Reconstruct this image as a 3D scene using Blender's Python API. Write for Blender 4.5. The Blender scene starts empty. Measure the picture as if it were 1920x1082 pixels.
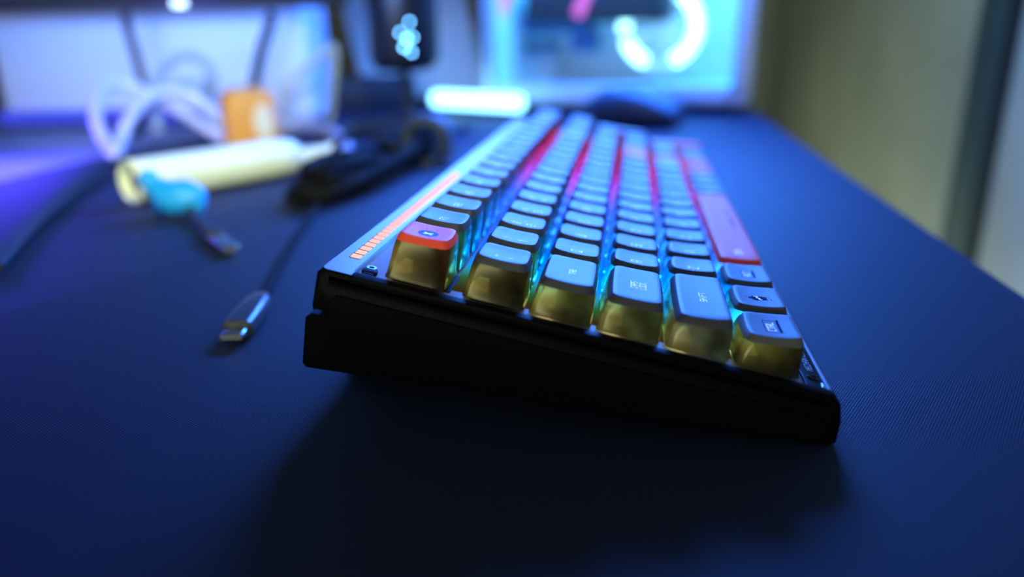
import bpy, math, random
from mathutils import Vector, Matrix
random.seed(7)
S = bpy.context.scene
COL = S.collection
U = 19.05            # key pitch in millimetres
TH, ZF = 0.220223, 17.62
sT, cT = math.sin(TH), math.cos(TH)

# ------------------------------------------------------------------ camera
CAM = Vector((-0.18967, 0.04778, 0.1057))
FPX = 1408.39
yaw, pitch, roll = 0.158347, 0.329838, -0.018684
fw = Vector((math.cos(yaw)*math.cos(pitch), math.sin(yaw)*math.cos(pitch), -math.sin(pitch)))
rt = Vector((math.sin(yaw), -math.cos(yaw), 0)); up = rt.cross(fw)
rt2 = math.cos(roll)*rt + math.sin(roll)*up
up2 = -math.sin(roll)*rt + math.cos(roll)*up
cd = bpy.data.cameras.new('camera'); cam = bpy.data.objects.new('camera', cd); COL.objects.link(cam)
M3 = Matrix((rt2, up2, -fw)).transposed()
cam.matrix_world = Matrix.Translation(CAM) @ M3.to_4x4()
cd.sensor_width = 36; cd.lens = FPX/1920*36
cd.clip_start = 0.01; cd.clip_end = 50
cd.dof.use_dof = True; cd.dof.focus_distance = 0.222; cd.dof.aperture_fstop = 3.9; cd.dof.aperture_blades = 0
S.camera = cam

def at(px, py, depth):
    return CAM + depth*(fw + rt2*((px-960)/FPX) + up2*((541-py)/FPX))
def on(px, py, z=0.0):
    d = fw + rt2*((px-960)/FPX) + up2*((541-py)/FPX)
    return CAM + d*((z-CAM.z)/d.z)

# ------------------------------------------------------------------ materials
def nmat(name):
    m = bpy.data.materials.new(name); m.use_nodes = True
    nt = m.node_tree; nt.nodes.clear()
    o = nt.nodes.new('ShaderNodeOutputMaterial')
    return m, nt, o
def pmat(name, col, rough=.5, metal=0, spec=.5, noise=0, nscale=200, bump=0, bscale=900, coat=0, emit=None, es=0, sheen=0):
    m, nt, o = nmat(name)
    b = nt.nodes.new('ShaderNodeBsdfPrincipled'); nt.links.new(b.outputs[0], o.inputs[0])
    b.inputs['Base Color'].default_value = (*col, 1); b.inputs['Roughness'].default_value = rough
    b.inputs['Metallic'].default_value = metal; b.inputs['Specular IOR Level'].default_value = spec
    b.inputs['Coat Weight'].default_value = coat; b.inputs['Sheen Weight'].default_value = sheen
    if emit: b.inputs['Emission Color'].default_value = (*emit, 1); b.inputs['Emission Strength'].default_value = es
    if noise or bump:
        tc = nt.nodes.new('ShaderNodeTexCoord')
    if noise:
        n = nt.nodes.new('ShaderNodeTexNoise'); n.inputs['Scale'].default_value = nscale; n.inputs['Detail'].default_value = 4
        nt.links.new(tc.outputs['Object'], n.inputs['Vector'])
        r = nt.nodes.new('ShaderNodeValToRGB')
        r.color_ramp.elements[0].position = .3; r.color_ramp.elements[1].position = .7
        r.color_ramp.elements[0].color = (*[c*(1-noise) for c in col], 1); r.color_ramp.elements[1].color = (*[min(1, c*(1+noise)) for c in col], 1)
        nt.links.new(n.outputs['Fac'], r.inputs['Fac']); nt.links.new(r.outputs['Color'], b.inputs['Base Color'])
    if bump:
        n2 = nt.nodes.new('ShaderNodeTexNoise'); n2.inputs['Scale'].default_value = bscale; n2.inputs['Detail'].default_value = 2
        nt.links.new(tc.outputs['Object'], n2.inputs['Vector'])
        bp = nt.nodes.new('ShaderNodeBump'); bp.inputs['Strength'].default_value = bump; bp.inputs['Distance'].default_value = .0005
        nt.links.new(n2.outputs['Fac'], bp.inputs['Height']); nt.links.new(bp.outputs['Normal'], b.inputs['Normal'])
    return m
def emat(name, col, s):
    m, nt, o = nmat(name)
    e = nt.nodes.new('ShaderNodeEmission'); e.inputs[0].default_value = (*col, 1); e.inputs[1].default_value = s
    nt.links.new(e.outputs[0], o.inputs[0]); return m

def backlight_mat(name, strength):
    m, nt, o = nmat(name)
    g = nt.nodes.new('ShaderNodeNewGeometry'); sx = nt.nodes.new('ShaderNodeSeparateXYZ')
    mp = nt.nodes.new('ShaderNodeMapRange'); mp.inputs['From Max'].default_value = .37
    r = nt.nodes.new('ShaderNodeValToRGB'); cr = r.color_ramp
    stops = [(0, (.012, .0095, .004)), (.025, (.016, .013, .004)), (.05, (.012, .05, .016)), (.07, (.01, .14, .16)), (.10, (.0, .13, .75)), (.15, (.0, .085, .95)), (.40, (.015, .055, .95)),
             (.50, (.14, .03, .7)), (.60, (.14, .008, .22)), (.8, (.12, .004, .06)), (1, (.10, .003, .03))]
    cr.elements[0].position = 0; cr.elements[0].color = (*stops[0][1], 1)
    cr.elements[1].position = 1; cr.elements[1].color = (*stops[-1][1], 1)
    for p_, c_ in stops[1:-1]:
        e_ = cr.elements.new(p_); e_.color = (*c_, 1)
    e = nt.nodes.new('ShaderNodeEmission'); e.inputs[1].default_value = strength
    nt.links.new(g.outputs['Position'], sx.inputs[0]); nt.links.new(sx.outputs['X'], mp.inputs['Value'])
    nt.links.new(mp.outputs[0], r.inputs[0]); nt.links.new(r.outputs[0], e.inputs[0]); nt.links.new(e.outputs[0], o.inputs[0])
    return m

def smoky_mat():
    m, nt, o = nmat('smoky_clear_plastic')
    tr = nt.nodes.new('ShaderNodeBsdfTransparent'); tr.inputs[0].default_value = (.50, .46, .36, 1)
    tl = nt.nodes.new('ShaderNodeBsdfTranslucent'); tl.inputs[0].default_value = (.45, .42, .34, 1)
    df = nt.nodes.new('ShaderNodeBsdfDiffuse'); df.inputs[0].default_value = (.02, .019, .012, 1)
    gl = nt.nodes.new('ShaderNodeBsdfGlossy'); gl.inputs[0].default_value = (.85, .80, .52, 1); gl.inputs['Roughness'].default_value = .22
    m1 = nt.nodes.new('ShaderNodeMixShader'); m1.inputs[0].default_value = .955
    m2 = nt.nodes.new('ShaderNodeMixShader'); m2.inputs[0].default_value = .15
    m3 = nt.nodes.new('ShaderNodeMixShader')
    fr = nt.nodes.new('ShaderNodeFresnel'); fr.inputs[0].default_value = 1.45
    L = nt.links.new
    tc = nt.nodes.new('ShaderNodeTexCoord'); nz = nt.nodes.new('ShaderNodeTexNoise'); nz.inputs['Scale'].default_value = 85; nz.inputs['Detail'].default_value = 2
    cr = nt.nodes.new('ShaderNodeValToRGB'); cr.color_ramp.elements[0].position = .36; cr.color_ramp.elements[1].position = .62
    cr.color_ramp.elements[0].color = (.13, .10, .05, 1); cr.color_ramp.elements[1].color = (.44, .40, .22, 1)
    L(tc.outputs['Object'], nz.inputs[0]); L(nz.outputs['Fac'], cr.inputs[0]); L(cr.outputs[0], tl.inputs[0])
    L(tr.outputs[0], m1.inputs[1]); L(tl.outputs[0], m1.inputs[2]); L(m1.outputs[0], m2.inputs[1]); L(df.outputs[0], m2.inputs[2])
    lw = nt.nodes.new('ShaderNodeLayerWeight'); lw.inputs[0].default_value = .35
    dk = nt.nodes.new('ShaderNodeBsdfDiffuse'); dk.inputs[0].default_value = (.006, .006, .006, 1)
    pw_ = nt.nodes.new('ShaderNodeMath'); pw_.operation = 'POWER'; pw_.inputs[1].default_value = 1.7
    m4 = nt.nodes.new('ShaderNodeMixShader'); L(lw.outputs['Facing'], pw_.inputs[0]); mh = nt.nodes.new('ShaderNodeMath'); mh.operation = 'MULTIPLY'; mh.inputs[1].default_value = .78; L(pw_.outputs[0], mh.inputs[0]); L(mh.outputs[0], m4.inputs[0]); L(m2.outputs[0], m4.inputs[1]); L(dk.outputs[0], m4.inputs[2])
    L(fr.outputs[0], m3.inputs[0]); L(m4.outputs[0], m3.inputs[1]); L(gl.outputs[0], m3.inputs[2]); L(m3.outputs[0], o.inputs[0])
    return m
def glass_mat(name, tint=(.95, .97, 1), ior=1.35):
    m, nt, o = nmat(name)
    tr = nt.nodes.new('ShaderNodeBsdfTransparent'); tr.inputs[0].default_value = (*tint, 1)
    gl = nt.nodes.new('ShaderNodeBsdfGlossy'); gl.inputs['Roughness'].default_value = .03
    mx = nt.nodes.new('ShaderNodeMixShader'); fr = nt.nodes.new('ShaderNodeFresnel'); fr.inputs[0].default_value = ior
    L = nt.links.new
    L(fr.outputs[0], mx.inputs[0]); L(tr.outputs[0], mx.inputs[1]); L(gl.outputs[0], mx.inputs[2]); L(mx.outputs[0], o.inputs[0])
    return m
def weave_mat():
    m, nt, o = nmat('navy_mat_fabric')
    b = nt.nodes.new('ShaderNodeBsdfPrincipled'); L = nt.links.new; L(b.outputs[0], o.inputs[0])
    tc = nt.nodes.new('ShaderNodeTexCoord')
    w1 = nt.nodes.new('ShaderNodeTexWave'); w1.bands_direction = 'X'; w1.inputs['Scale'].default_value = 420
    w2 = nt.nodes.new('ShaderNodeTexWave'); w2.bands_direction = 'Y'; w2.inputs['Scale'].default_value = 420
    mp = nt.nodes.new('ShaderNodeMapping'); mp.inputs['Rotation'].default_value = (0, 0, .5)
    L(tc.outputs['Object'], mp.inputs[0]); L(mp.outputs[0], w1.inputs[0]); L(mp.outputs[0], w2.inputs[0])
    mu = nt.nodes.new('ShaderNodeMath'); mu.operation = 'MULTIPLY'; L(w1.outputs['Fac'], mu.inputs[0]); L(w2.outputs['Fac'], mu.inputs[1])
    n = nt.nodes.new('ShaderNodeTexNoise'); n.inputs['Scale'].default_value = 900; L(tc.outputs['Object'], n.inputs[0])
    ad = nt.nodes.new('ShaderNodeMath'); L(mu.outputs[0], ad.inputs[0]); L(n.outputs['Fac'], ad.inputs[1])
    r = nt.nodes.new('ShaderNodeValToRGB'); r.color_ramp.elements[0].color = (.002, .006, .020, 1); r.color_ramp.elements[1].color = (.005, .016, .050, 1)
    r.color_ramp.elements[0].position = .3; r.color_ramp.elements[1].position = 1.2 if False else 1.0
    L(ad.outputs[0], r.inputs[0]); L(r.outputs[0], b.inputs['Base Color'])
    bp = nt.nodes.new('ShaderNodeBump'); bp.inputs['Strength'].default_value = .35; bp.inputs['Distance'].default_value = .0003
    L(ad.outputs[0], bp.inputs['Height']); L(bp.outputs[0], b.inputs['Normal'])
    b.inputs['Roughness'].default_value = .62; b.inputs['Specular IOR Level'].default_value = .42
    return m

M = dict(
 case=pmat('black_case_plastic', (.003, .003, .004), .42, spec=.04, bump=.05, bscale=3000),
 bezel=pmat('dark_satin_bezel', (.20, .22, .26), .36, spec=.7, bump=.05, bscale=4000),
 plate=pmat('satin_metal_plate', (.36, .38, .42), .42, metal=.5),
 switch=pmat('dark_switch_plastic', (.03, .03, .035), .5),
 key=pmat('grey_key_plastic', (.072, .072, .092), .45, spec=.3, bump=.1, bscale=6000),
 keymod=pmat('light_grey_key_plastic', (.13, .14, .13), .46, spec=.25, bump=.1, bscale=6000),
 keyred=pmat('red_key_plastic_glow', (.85, .085, .05), .45, spec=.13, emit=(.9, .07, .03), es=.09, bump=.1, bscale=6000),  # faint red emission stands in for warm light on the red tops
 white=pmat('white_legend_ink_glow', (.85, .88, .9), .5, emit=(.6, .75, 1), es=.42),  # printed ink with added emission so the legends stand out
 dark=pmat('dark_blue_legend_ink', (.012, .03, .10), .8, spec=.03),
 disc=pmat('blue_disc_ink', (.05, .12, .34), .6, spec=.12),
 rubber=pmat('black_rubber', (.004, .004, .005), .7, spec=.2),
 screw=pmat('black_screw_metal', (.05, .05, .055), .2, metal=.9),
 smoky=smoky_mat(),
 gap_glow=backlight_mat('gap_backlight_glow', 2.2),
 led=backlight_mat('key_backlight', 140),
 bar=emat('salmon_led', (1, .42, .36), 1.6),
 mat=weave_mat(),
 desk=pmat('grey_desk_laminate', (.22, .25, .30), .5, noise=.15, nscale=30),
 wall=pmat('beige_wall_paint', (.50, .49, .41), .7, noise=.12, nscale=5),
 floor=pmat('brown_floor', (.15, .11, .08), .6, noise=.2, nscale=8),
 ceil=pmat('white_ceiling_paint', (.7, .7, .66), .8, noise=.04, nscale=5),
 post=pmat('dark_teal_post_paint', (.045, .085, .085), .5, noise=.1, nscale=10),
 postshade=pmat('post_shadow_black', (.01, .015, .02), .6),
 blackp=pmat('black_plastic', (.012, .012, .014), .35, noise=.1),
 blackm=pmat('black_matte_plastic', (.015, .016, .02), .6, noise=.1),
 braid=pmat('black_braided_cord', (.005, .006, .008), .8, spec=.12, bump=.8, bscale=1500),
 steel=pmat('polished_steel_plug', (.75, .75, .75), .22, metal=1, noise=.05),
 whitep=pmat('white_plastic', (.78, .78, .74), .4, noise=.03, nscale=20),
 cream=pmat('cream_plastic', (.74, .80, .56), .45, noise=.03, nscale=20),
 tubein=pmat('grey_tube_end', (.16, .13, .17), .6, noise=.1),
 cyan=pmat('cyan_rubber', (.01, .36, .95), .5, noise=.06, nscale=60),
 orange=pmat('orange_plastic', (.80, .36, .07), .5, noise=.08, nscale=40),
 whitecord=pmat('white_cord_rubber', (.75, .75, .78), .5, noise=.03),
 greycord=pmat('grey_green_cord_rubber', (.35, .40, .36), .5, noise=.05),
 violetcord=pmat('dark_cord_rubber', (.008, .008, .014), .6, noise=.05),
 glass=glass_mat('side_glass'),
 ring=emat('fan_ring_led', (.40, .95, 1), 4.5),
 ledbar=emat('light_bar_led', (.22, .68, 1), 6),
 pink=emat('pink_memory_led', (.80, .20, .95), 1.2),
 emblem=emat('microphone_led', (.14, .50, 1), 26),
 powerled=emat('monitor_power_led', (.45, .65, 1), 6),
 bluepcb=pmat('blue_board', (.03, .10, .28), .5, noise=.2, nscale=40),
 pcwhite=pmat('white_pc_metal', (.75, .78, .8), .45, noise=.03),
 screen=emat('monitor_picture', (.05, .16, .75), 1.0),
 bezelbrown=pmat('glossy_brown_black_bezel', (.05, .035, .025), .2),
)

# ------------------------------------------------------------------ mesh builder (mm by default)
class MB:
    def __init__(s, sc=.001): s.v = []; s.f = []; s.m = []; s.sc = sc
    def add(s, vs, fs, mi=0):
        b = len(s.v); s.v += [tuple(v) for v in vs]
        for f in fs: s.f.append([b+i for i in f]); s.m.append(mi)
    def loft(s, rings, c0=True, c1=True, mi=0, close=True):
        n = len(rings[0]); vs = [p for r in rings for p in r]; fs = []
        for k in range(len(rings)-1):
            for i in range(n if close else n-1):
                j = (i+1) % n
                fs.append([k*n+i, k*n+j, (k+1)*n+j, (k+1)*n+i])
        if c0: fs.append(list(range(n))[::-1])
        if c1: fs.append([(len(rings)-1)*n+i for i in range(n)])
        s.add(vs, fs, mi)
    def rbox(s, x0, x1, y0, y1, z0, z1, r=1.0, b=.4, mi=0, T=None, n=4):
        cx, cy, hx, hy = (x0+x1)/2, (y0+y1)/2, (x1-x0)/2, (y1-y0)/2
        r = min(r, hx*.98, hy*.98); b = min(b, r*.9, (z1-z0)/2.01)
        rings = []
        for z, d in ((z0, b), (z0+b*.3, b*.3), (z0+b, 0), (z1-b, 0), (z1-b*.3, b*.3), (z1, b)):
            rings.append([(cx+x, cy+y, z) for x, y in rrect(hx-d, hy-d, max(r-d, .01), n)])
        if T: rings = [[T(p) for p in q] for q in rings]
        s.loft(rings, mi=mi)
    def tube(s, path, r, n=10, mi=0, caps=True):
        P = [Vector(p) for p in path]; rings = []
        N = len(P); rad = r if isinstance(r, (list, tuple)) else [r]*N
        t0 = (P[1]-P[0]).normalized(); a = t0.orthogonal().normalized()
        for i in range(N):
            t = (P[min(i+1, N-1)]-P[max(i-1, 0)]).normalized()
            a = (a - t*a.dot(t)).normalized(); b = t.cross(a)
            rings.append([P[i]+rad[i]*(math.cos(2*math.pi*k/n)*a+math.sin(2*math.pi*k/n)*b) for k in range(n)])
        s.loft(rings, caps, caps, mi)
    def lathe(s, prof, n=32, c=(0, 0, 0), mi=0, caps=(True, True)):
        rings = [[(c[0]+r*math.cos(2*math.pi*k/n), c[1]+r*math.sin(2*math.pi*k/n), c[2]+z) for k in range(n)] for r, z in prof]
        s.loft(rings, caps[0], caps[1], mi)
    def build(s, name, mats, parent=None, ang=35, loc=None, rot=None):
        me = bpy.data.meshes.new(name)
        me.from_pydata([(x*s.sc, y*s.sc, z*s.sc) for x, y, z in s.v], [], s.f)
        for m in (mats if isinstance(mats, (list, tuple)) else [mats]): me.materials.append(m)
        me.polygons.foreach_set('material_index', s.m)
        me.polygons.foreach_set('use_smooth', [True]*len(s.f))
        me.update()
        import bmesh
        bm = bmesh.new(); bm.from_mesh(me); bmesh.ops.recalc_face_normals(bm, faces=bm.faces); bm.to_mesh(me); bm.free()
        me.set_sharp_from_angle(angle=math.radians(ang))
        o = bpy.data.objects.new(name, me); COL.objects.link(o)
        if parent: o.parent = parent
        if loc is not None: o.location = loc
        if rot is not None: o.rotation_euler = rot
        return o
def rrect(hx, hy, r, n=4, mid=0, bulge=0):
    pts = []
    for qx, qy, a0 in ((1, 1, 0), (-1, 1, 90), (-1, -1, 180), (1, -1, 270)):
        for k in range(n+1):
            a = math.radians(a0+90*k/n)
            pts.append((qx*(hx-r)+r*math.cos(a), qy*(hy-r)+r*math.sin(a)))
        if mid:
            nx = {0: (-1, 1), 90: (-1, -1), 180: (1, -1), 270: (1, 1)}[a0]
            p = pts[-1]; na = math.radians(a0+90)
            q = (nx[0]*(hx-r)+r*math.cos(na), nx[1]*(hy-r)+r*math.sin(na))
            for k in range(1, mid+1):
                t = k/(mid+1); bl = bulge*(1-(2*t-1)**2)
                pts.append((p[0]+(q[0]-p[0])*t+bl*math.cos(na), p[1]+(q[1]-p[1])*t+bl*math.sin(na)))
    return pts
def spline(pts, k=8):
    P = [Vector(p) for p in pts]; P = [2*P[0]-P[1]]+P+[2*P[-1]-P[-2]]; out = []
    for i in range(1, len(P)-2):
        for j in range(k):
            t = j/k; a, b, c, d = P[i-1:i+3]
            out.append(.5*((2*b)+(c-a)*t+(2*a-5*b+4*c-d)*t*t+(3*b-a-3*c+d)*t**3))
    out.append(P[-2]); return out
def tag(o, label, cat, group=None):
    o['label'] = label; o['category'] = cat
    if group: o['group'] = group
    return o
def thing(name, label, cat, loc=(0, 0, 0), rot=(0, 0, 0), group=None):
    o = bpy.data.objects.new(name, None); COL.objects.link(o); o.location = loc; o.rotation_euler = rot
    o.empty_display_size = .02
    return tag(o, label, cat, group)
def structure(o): o['kind'] = 'structure'; return o

# ------------------------------------------------------------------ stroke lettering
G = {}
def g(ch, *lines): G[ch] = lines
g('A', [(0,0),(0,3),(2,3),(2,0)], [(0,1.3),(2,1.3)]); g('B', [(0,0),(0,3),(1.7,3),(1.7,1.6),(2,1.6),(2,0),(0,0)], [(0,1.6),(1.8,1.6)])
g('C', [(2,3),(0,3),(0,0),(2,0)]); g('D', [(0,0),(0,3),(1.4,3),(2,2.4),(2,.6),(1.4,0),(0,0)]); g('E', [(2,3),(0,3),(0,0),(2,0)], [(0,1.5),(1.6,1.5)])
g('F', [(2,3),(0,3),(0,0)], [(0,1.5),(1.6,1.5)]); g('G', [(2,3),(0,3),(0,0),(2,0),(2,1.5),(1.1,1.5)]); g('H', [(0,0),(0,3)], [(2,0),(2,3)], [(0,1.5),(2,1.5)])
g('I', [(1,0),(1,3)]); g('J', [(2,3),(2,0),(0,0),(0,1)]); g('K', [(0,0),(0,3)], [(2,3),(0,1.5),(2,0)]); g('L', [(0,3),(0,0),(2,0)])
g('M', [(0,0),(0,3),(1,1.6),(2,3),(2,0)]); g('N', [(0,0),(0,3),(2,0),(2,3)]); g('O', [(0,0),(0,3),(2,3),(2,0),(0,0)]); g('P', [(0,0),(0,3),(2,3),(2,1.3),(0,1.3)])
g('Q', [(0,0),(0,3),(2,3),(2,0),(0,0)], [(1.4,.7),(2.2,-.3)]); g('R', [(0,0),(0,3),(2,3),(2,1.4),(0,1.4)], [(1,1.4),(2,0)]); g('S', [(2,3),(0,3),(0,1.5),(2,1.5),(2,0),(0,0)])
g('T', [(0,3),(2,3)], [(1,3),(1,0)]); g('U', [(0,3),(0,0),(2,0),(2,3)]); g('V', [(0,3),(1,0),(2,3)]); g('W', [(0,3),(0,0),(2,0),(2,3)], [(1,0),(1,2)])
g('X', [(0,0),(2,3)], [(0,3),(2,0)]); g('Y', [(0,3),(1,1.6),(2,3)], [(1,1.6),(1,0)]); g('Z', [(0,3),(2,3),(0,0),(2,0)])
g('0', [(0,0),(0,3),(2,3),(2,0),(0,0)]); g('1', [(.4,2.4),(1,3),(1,0)]); g('2', [(0,3),(2,3),(2,1.5),(0,1.5),(0,0),(2,0)]); g('3', [(0,3),(2,3),(2,0),(0,0)], [(.5,1.5),(2,1.5)])
g('4', [(0,3),(0,1.3),(2,1.3)], [(2,3),(2,0)]); g('5', [(2,3),(0,3),(0,1.5),(2,1.5),(2,0),(0,0)]); g('6', [(2,3),(0,3),(0,0),(2,0),(2,1.5),(0,1.5)]); g('7', [(0,3),(2,3),(.8,0)])
g('8', [(0,0),(0,3),(2,3),(2,0),(0,0)], [(0,1.5),(2,1.5)]); g('9', [(0,0),(2,0),(2,3),(0,3),(0,1.5),(2,1.5)]); g('-', [(.3,1.5),(1.7,1.5)]); g('=', [(.2,2),(1.8,2)], [(.2,1),(1.8,1)])
g('`', [(.7,2.8),(1.3,2)]); g('~', [(0,1.4),(.6,1.9),(1.3,1.2),(2,1.7)]); g('!', [(1,3),(1,1)], [(1,.4),(1,0)]); g('@', [(1.4,1),(.7,1),(.7,2),(1.4,2),(1.4,.8),(2,.8),(2,3),(0,3),(0,0),(2,0)])
g('#', [(.6,0),(.6,3)], [(1.4,0),(1.4,3)], [(0,2),(2,2)], [(0,1),(2,1)]); g('$', [(2,2.6),(0,2.6),(0,1.5),(2,1.5),(2,.4),(0,.4)], [(1,3),(1,0)]); g('%', [(0,0),(2,3)], [(.3,2.4),(.3,2.9)], [(1.7,.1),(1.7,.6)])
g('^', [(.3,2),(1,3),(1.7,2)]); g('&', [(2,0),(.4,2.2),(.8,3),(1.4,2.4),(0,.8),(.5,0),(1.2,0),(2,1.2)]); g('*', [(.3,.8),(1.7,2.2)], [(.3,2.2),(1.7,.8)]); g('(', [(1.4,3),(.7,2.2),(.7,.8),(1.4,0)]); g(')', [(.6,3),(1.3,2.2),(1.3,.8),(.6,0)])
g('+', [(1,.6),(1,2.4)], [(.1,1.5),(1.9,1.5)]); g('[', [(1.5,3),(.6,3),(.6,0),(1.5,0)]); g(']', [(.5,3),(1.4,3),(1.4,0),(.5,0)]); g(';', [(1,2),(1,1.6)], [(1,.5),(.7,-.2)]); g("'", [(1,3),(1,2.2)])
g(',', [(1,.4),(.7,-.4)]); g('.', [(1,.3),(1,-.1)]); g('/', [(.2,0),(1.8,3)]); g('|', [(1,0),(1,3)]); g('<', [(1.8,2.5),(.3,1.5),(1.8,.5)]); g('>', [(.2,2.5),(1.7,1.5),(.2,.5)])
g('^u', [(1,0),(1,3)], [(0,1.8),(1,3),(2,1.8)]); g('^d', [(1,3),(1,0)], [(0,1.2),(1,0),(2,1.2)]); g('^l', [(2.2,1.5),(0,1.5)], [(1,2.6),(0,1.5),(1,.4)]); g('^r', [(0,1.5),(2.2,1.5)], [(1.2,2.6),(2.2,1.5),(1.2,.4)])

def ribbon(mb, pts, w, zf, mi):
    for (x0, y0), (x1, y1) in zip(pts[:-1], pts[1:]):
        d = Vector((x1-x0, y1-y0)); L = d.length
        if L < 1e-6: continue
        d /= L; nrm = Vector((-d.y, d.x))*w/2
        k = max(1, int(L/1.2)); a = Vector((x0, y0))-d*w/2; b = Vector((x1, y1))+d*w/2
        vs = []
        for i in range(k+1):
            q = a+(b-a)*(i/k)
            for e in (q-nrm, q+nrm): vs.append((e.x, e.y, zf(e.x, e.y)))
        mb.add(vs, [[2*i, 2*i+2, 2*i+3, 2*i+1] for i in range(k)], mi)
def text(mb, txt, cx, cy, h, zf, mi, weight=.15, wide=1.0, track=1.35):
    chars = [txt] if txt.startswith('^') and len(txt) == 2 else list(txt)
    s = h/3; adv = 2*s*wide*track; x = cx-adv*(len(chars)-1)/2
    for ch in chars:
        for ln in G.get(ch, ()):
            ribbon(mb, [(x+(px-1)*s*wide, cy+(py-1.5)*s) for px, py in ln], h*weight, zf, mi)
        x += adv

# ================================================================== KEYBOARD
KB = thing('keyboard', 'black full keyboard with grey and red keys and smoky clear skirts, on the navy mat', 'keyboard', (0, 0, 0), (TH, 0, 0))
KOFF = (0, ZF*sT*.001, ZF*cT*.001)
def kbuild(mb, name, mats, parent=None, ang=35):
    return mb.build(name, mats, parent or KB, ang, loc=KOFF if parent is None else None)
XL, XR = -5.0, 19*U+5.0
# lower shell: side profile pulled along the length
prof = [(133.2, -1.6), (134.0, -2.6), (134.3, -12.8), (133.6, -13.6), (130.2, -13.8), (130.2, -15.6), (135.0, -15.8), (135.9, -16.8), (135.2, -31.2), (134.0, -32.3),
        (60, -23.9), (-10.6, -15.5), (-12.0, -14.2), (-11.2, -8.0), (-9.6, -3.4), (-8.4, -2.1), (-7.0, -1.6), (-6.8, -4.4), (131.0, -4.4), (131.4, -1.8)]
def profs(d):
    c = (62, -13)
    return [(y-(1 if y > c[0] else -1)*d, z-(1 if z > c[1] else -1)*d) for y, z in prof]
mb = MB()
rings = []
for x, d in ((XL+.1, 1.0), (XL+.4, .5), (XL+1.0, 0), (XR-1.0, 0), (XR-.4, .5), (XR-.1, 1.0)):
    rings.append([(x, y, z) for y, z in profs(d)])
mb.loft(rings)
kbuild(mb, 'case', M['case'])
# raised side panels with a bevelled rim
for sx, x in ((-1, XL+.3), (1, XR-.3)):
    mb = MB(); pp = [(127.5, -7.4), (128.8, -9), (128.0, -29.0), (126, -30.0), (-6, -14.2), (-8.4, -12.6), (-7.2, -9.0), (-5.6, -7.6)]
    cy, cz = 60, -14
    def sh(k): return [(cy+(y-cy)*(1-k*.008), cz+(z-cz)*(1-k*.05)) for y, z in pp]
    mb.loft([[(x, y, z) for y, z in pp], [(x+sx*.7, y, z) for y, z in pp], [(x+sx*1.0, y, z) for y, z in sh(.6)]])
    kbuild(mb, 'side_panel', M['case'])
# top bezel: a frame with a chamfered inner edge
mb = MB()
def rect(x0, x1, y0, y1, z, r): return [((x0+x1)/2+x, (y0+y1)/2+y, z) for x, y in rrect((x1-x0)/2, (y1-y0)/2, r, 4)]
ix0, ix1, iy0, iy1 = -1.3, 19*U+1.3, -6.6, 124.9
mb.loft([rect(XL+.2, XR-.2, -8.0, 133.6, -2.6, 2.2), rect(XL+.3, XR-.3, -7.7, 133.4, -1.6, 2.2), rect(XL+.9, XR-.9, -7.2, 132.9, -1.05, 1.8)], False, False, 1)
mb.loft([rect(XL+.9, XR-.9, -7.2, 132.9, -1.05, 1.8), rect(ix0, ix1, iy0, iy1, -1.05, .8),
         rect(ix0+.35, ix1-.35, iy0+.35, iy1-.35, -1.45, .7), rect(ix0+.4, ix1-.4, iy0+.4, iy1-.4, -3.2, .7)], False, False)
kbuild(mb, 'top_bezel', [M['bezel'], M['case']])
for x0_, x1_ in ((XL-.05, ix0+.1), (ix1-.1, XR+.05)):
    mb = MB(); mb.rbox(x0_, x1_, -7.6, 124.6, -3.4, -.95, .6, .4); kbuild(mb, 'side_rim', M['case'])
mb = MB(); mb.rbox(ix0-.3, ix1+.3, iy0-.3, -1.0, -3.2, -1.75, .6, .1); kbuild(mb, 'front_strip', pmat('black_glossy_strip', (.006, .007, .008), .4, spec=.25, noise=.05))
mb = MB(); mb.rbox(ix0-.2, ix1+.2, -1.2, iy1+.2, -3.4, -2.5, .6, .1); kbuild(mb, 'switch_plate', M['plate'])
# badge lettering on the front strip (too small in the photo to read)
mb = MB(); text(mb, 'MECHANICAL', 17.6, -4.1, 1.7, lambda x, y: -1.70, 0, .15, .95, 1.32)
kbuild(mb, 'badge', pmat('pale_badge_ink', (.55, .7, .7), .5))
# light strip
mb = MB(); mb.rbox(8.2, 146, 126.3, 130.0, -1.9, -1.0, .8, .1)
ls = kbuild(mb, 'glow_strip', M['bezel'])
x = 9.0
while x < 144.5:
    mb = MB(); mb.rbox(x, x+2.9, 126.7, 129.6, -1.2, -.8, .25, .08, n=2)
    o = mb.build('light_segment', M['bar'], ls); x += 4.12
ls['label'] = 'row of salmon pink lit segments'
# screws, slot, clips
for sx_, sy_ in ((5.6, 121.8), (5.6, -3.9), (19*U-5, 121.8), (19*U-5, -3.9)):
    mb = MB(); z0 = -1.9
    mb.lathe([(1.7, z0-.6), (1.7, z0+.35), (1.45, z0+.6), (.8, z0+.6), (.7, z0+.1), (.01, z0+.05)], 20, (sx_, sy_, 0), caps=(True, False))
    kbuild(mb, 'screw', M['screw'])
mb = MB(); mb.rbox(1.4, 4.2, 119.3, 123.6, -2.6, -1.0, .8, .4); mb.rbox(.2, 1.3, 119.8, 122.8, -2.6, -1.3, .4, .3); kbuild(mb, 'corner_clip', M['rubber'])
mb = MB(); mb.rbox(3.6, 18, 98.2, 100.4, -2.6, -2.1, .9, .2); kbuild(mb, 'plate_slot', M['rubber'])
mb = MB(); mb.rbox(.0, 1.2, -6.0, -5.0, -2.0, -1.2, .3, .2); mb.rbox(1.5, 2.5, -6.0, -5.2, -2.0, -1.3, .3, .2); kbuild(mb, 'corner_clip', M['steel'])
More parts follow.
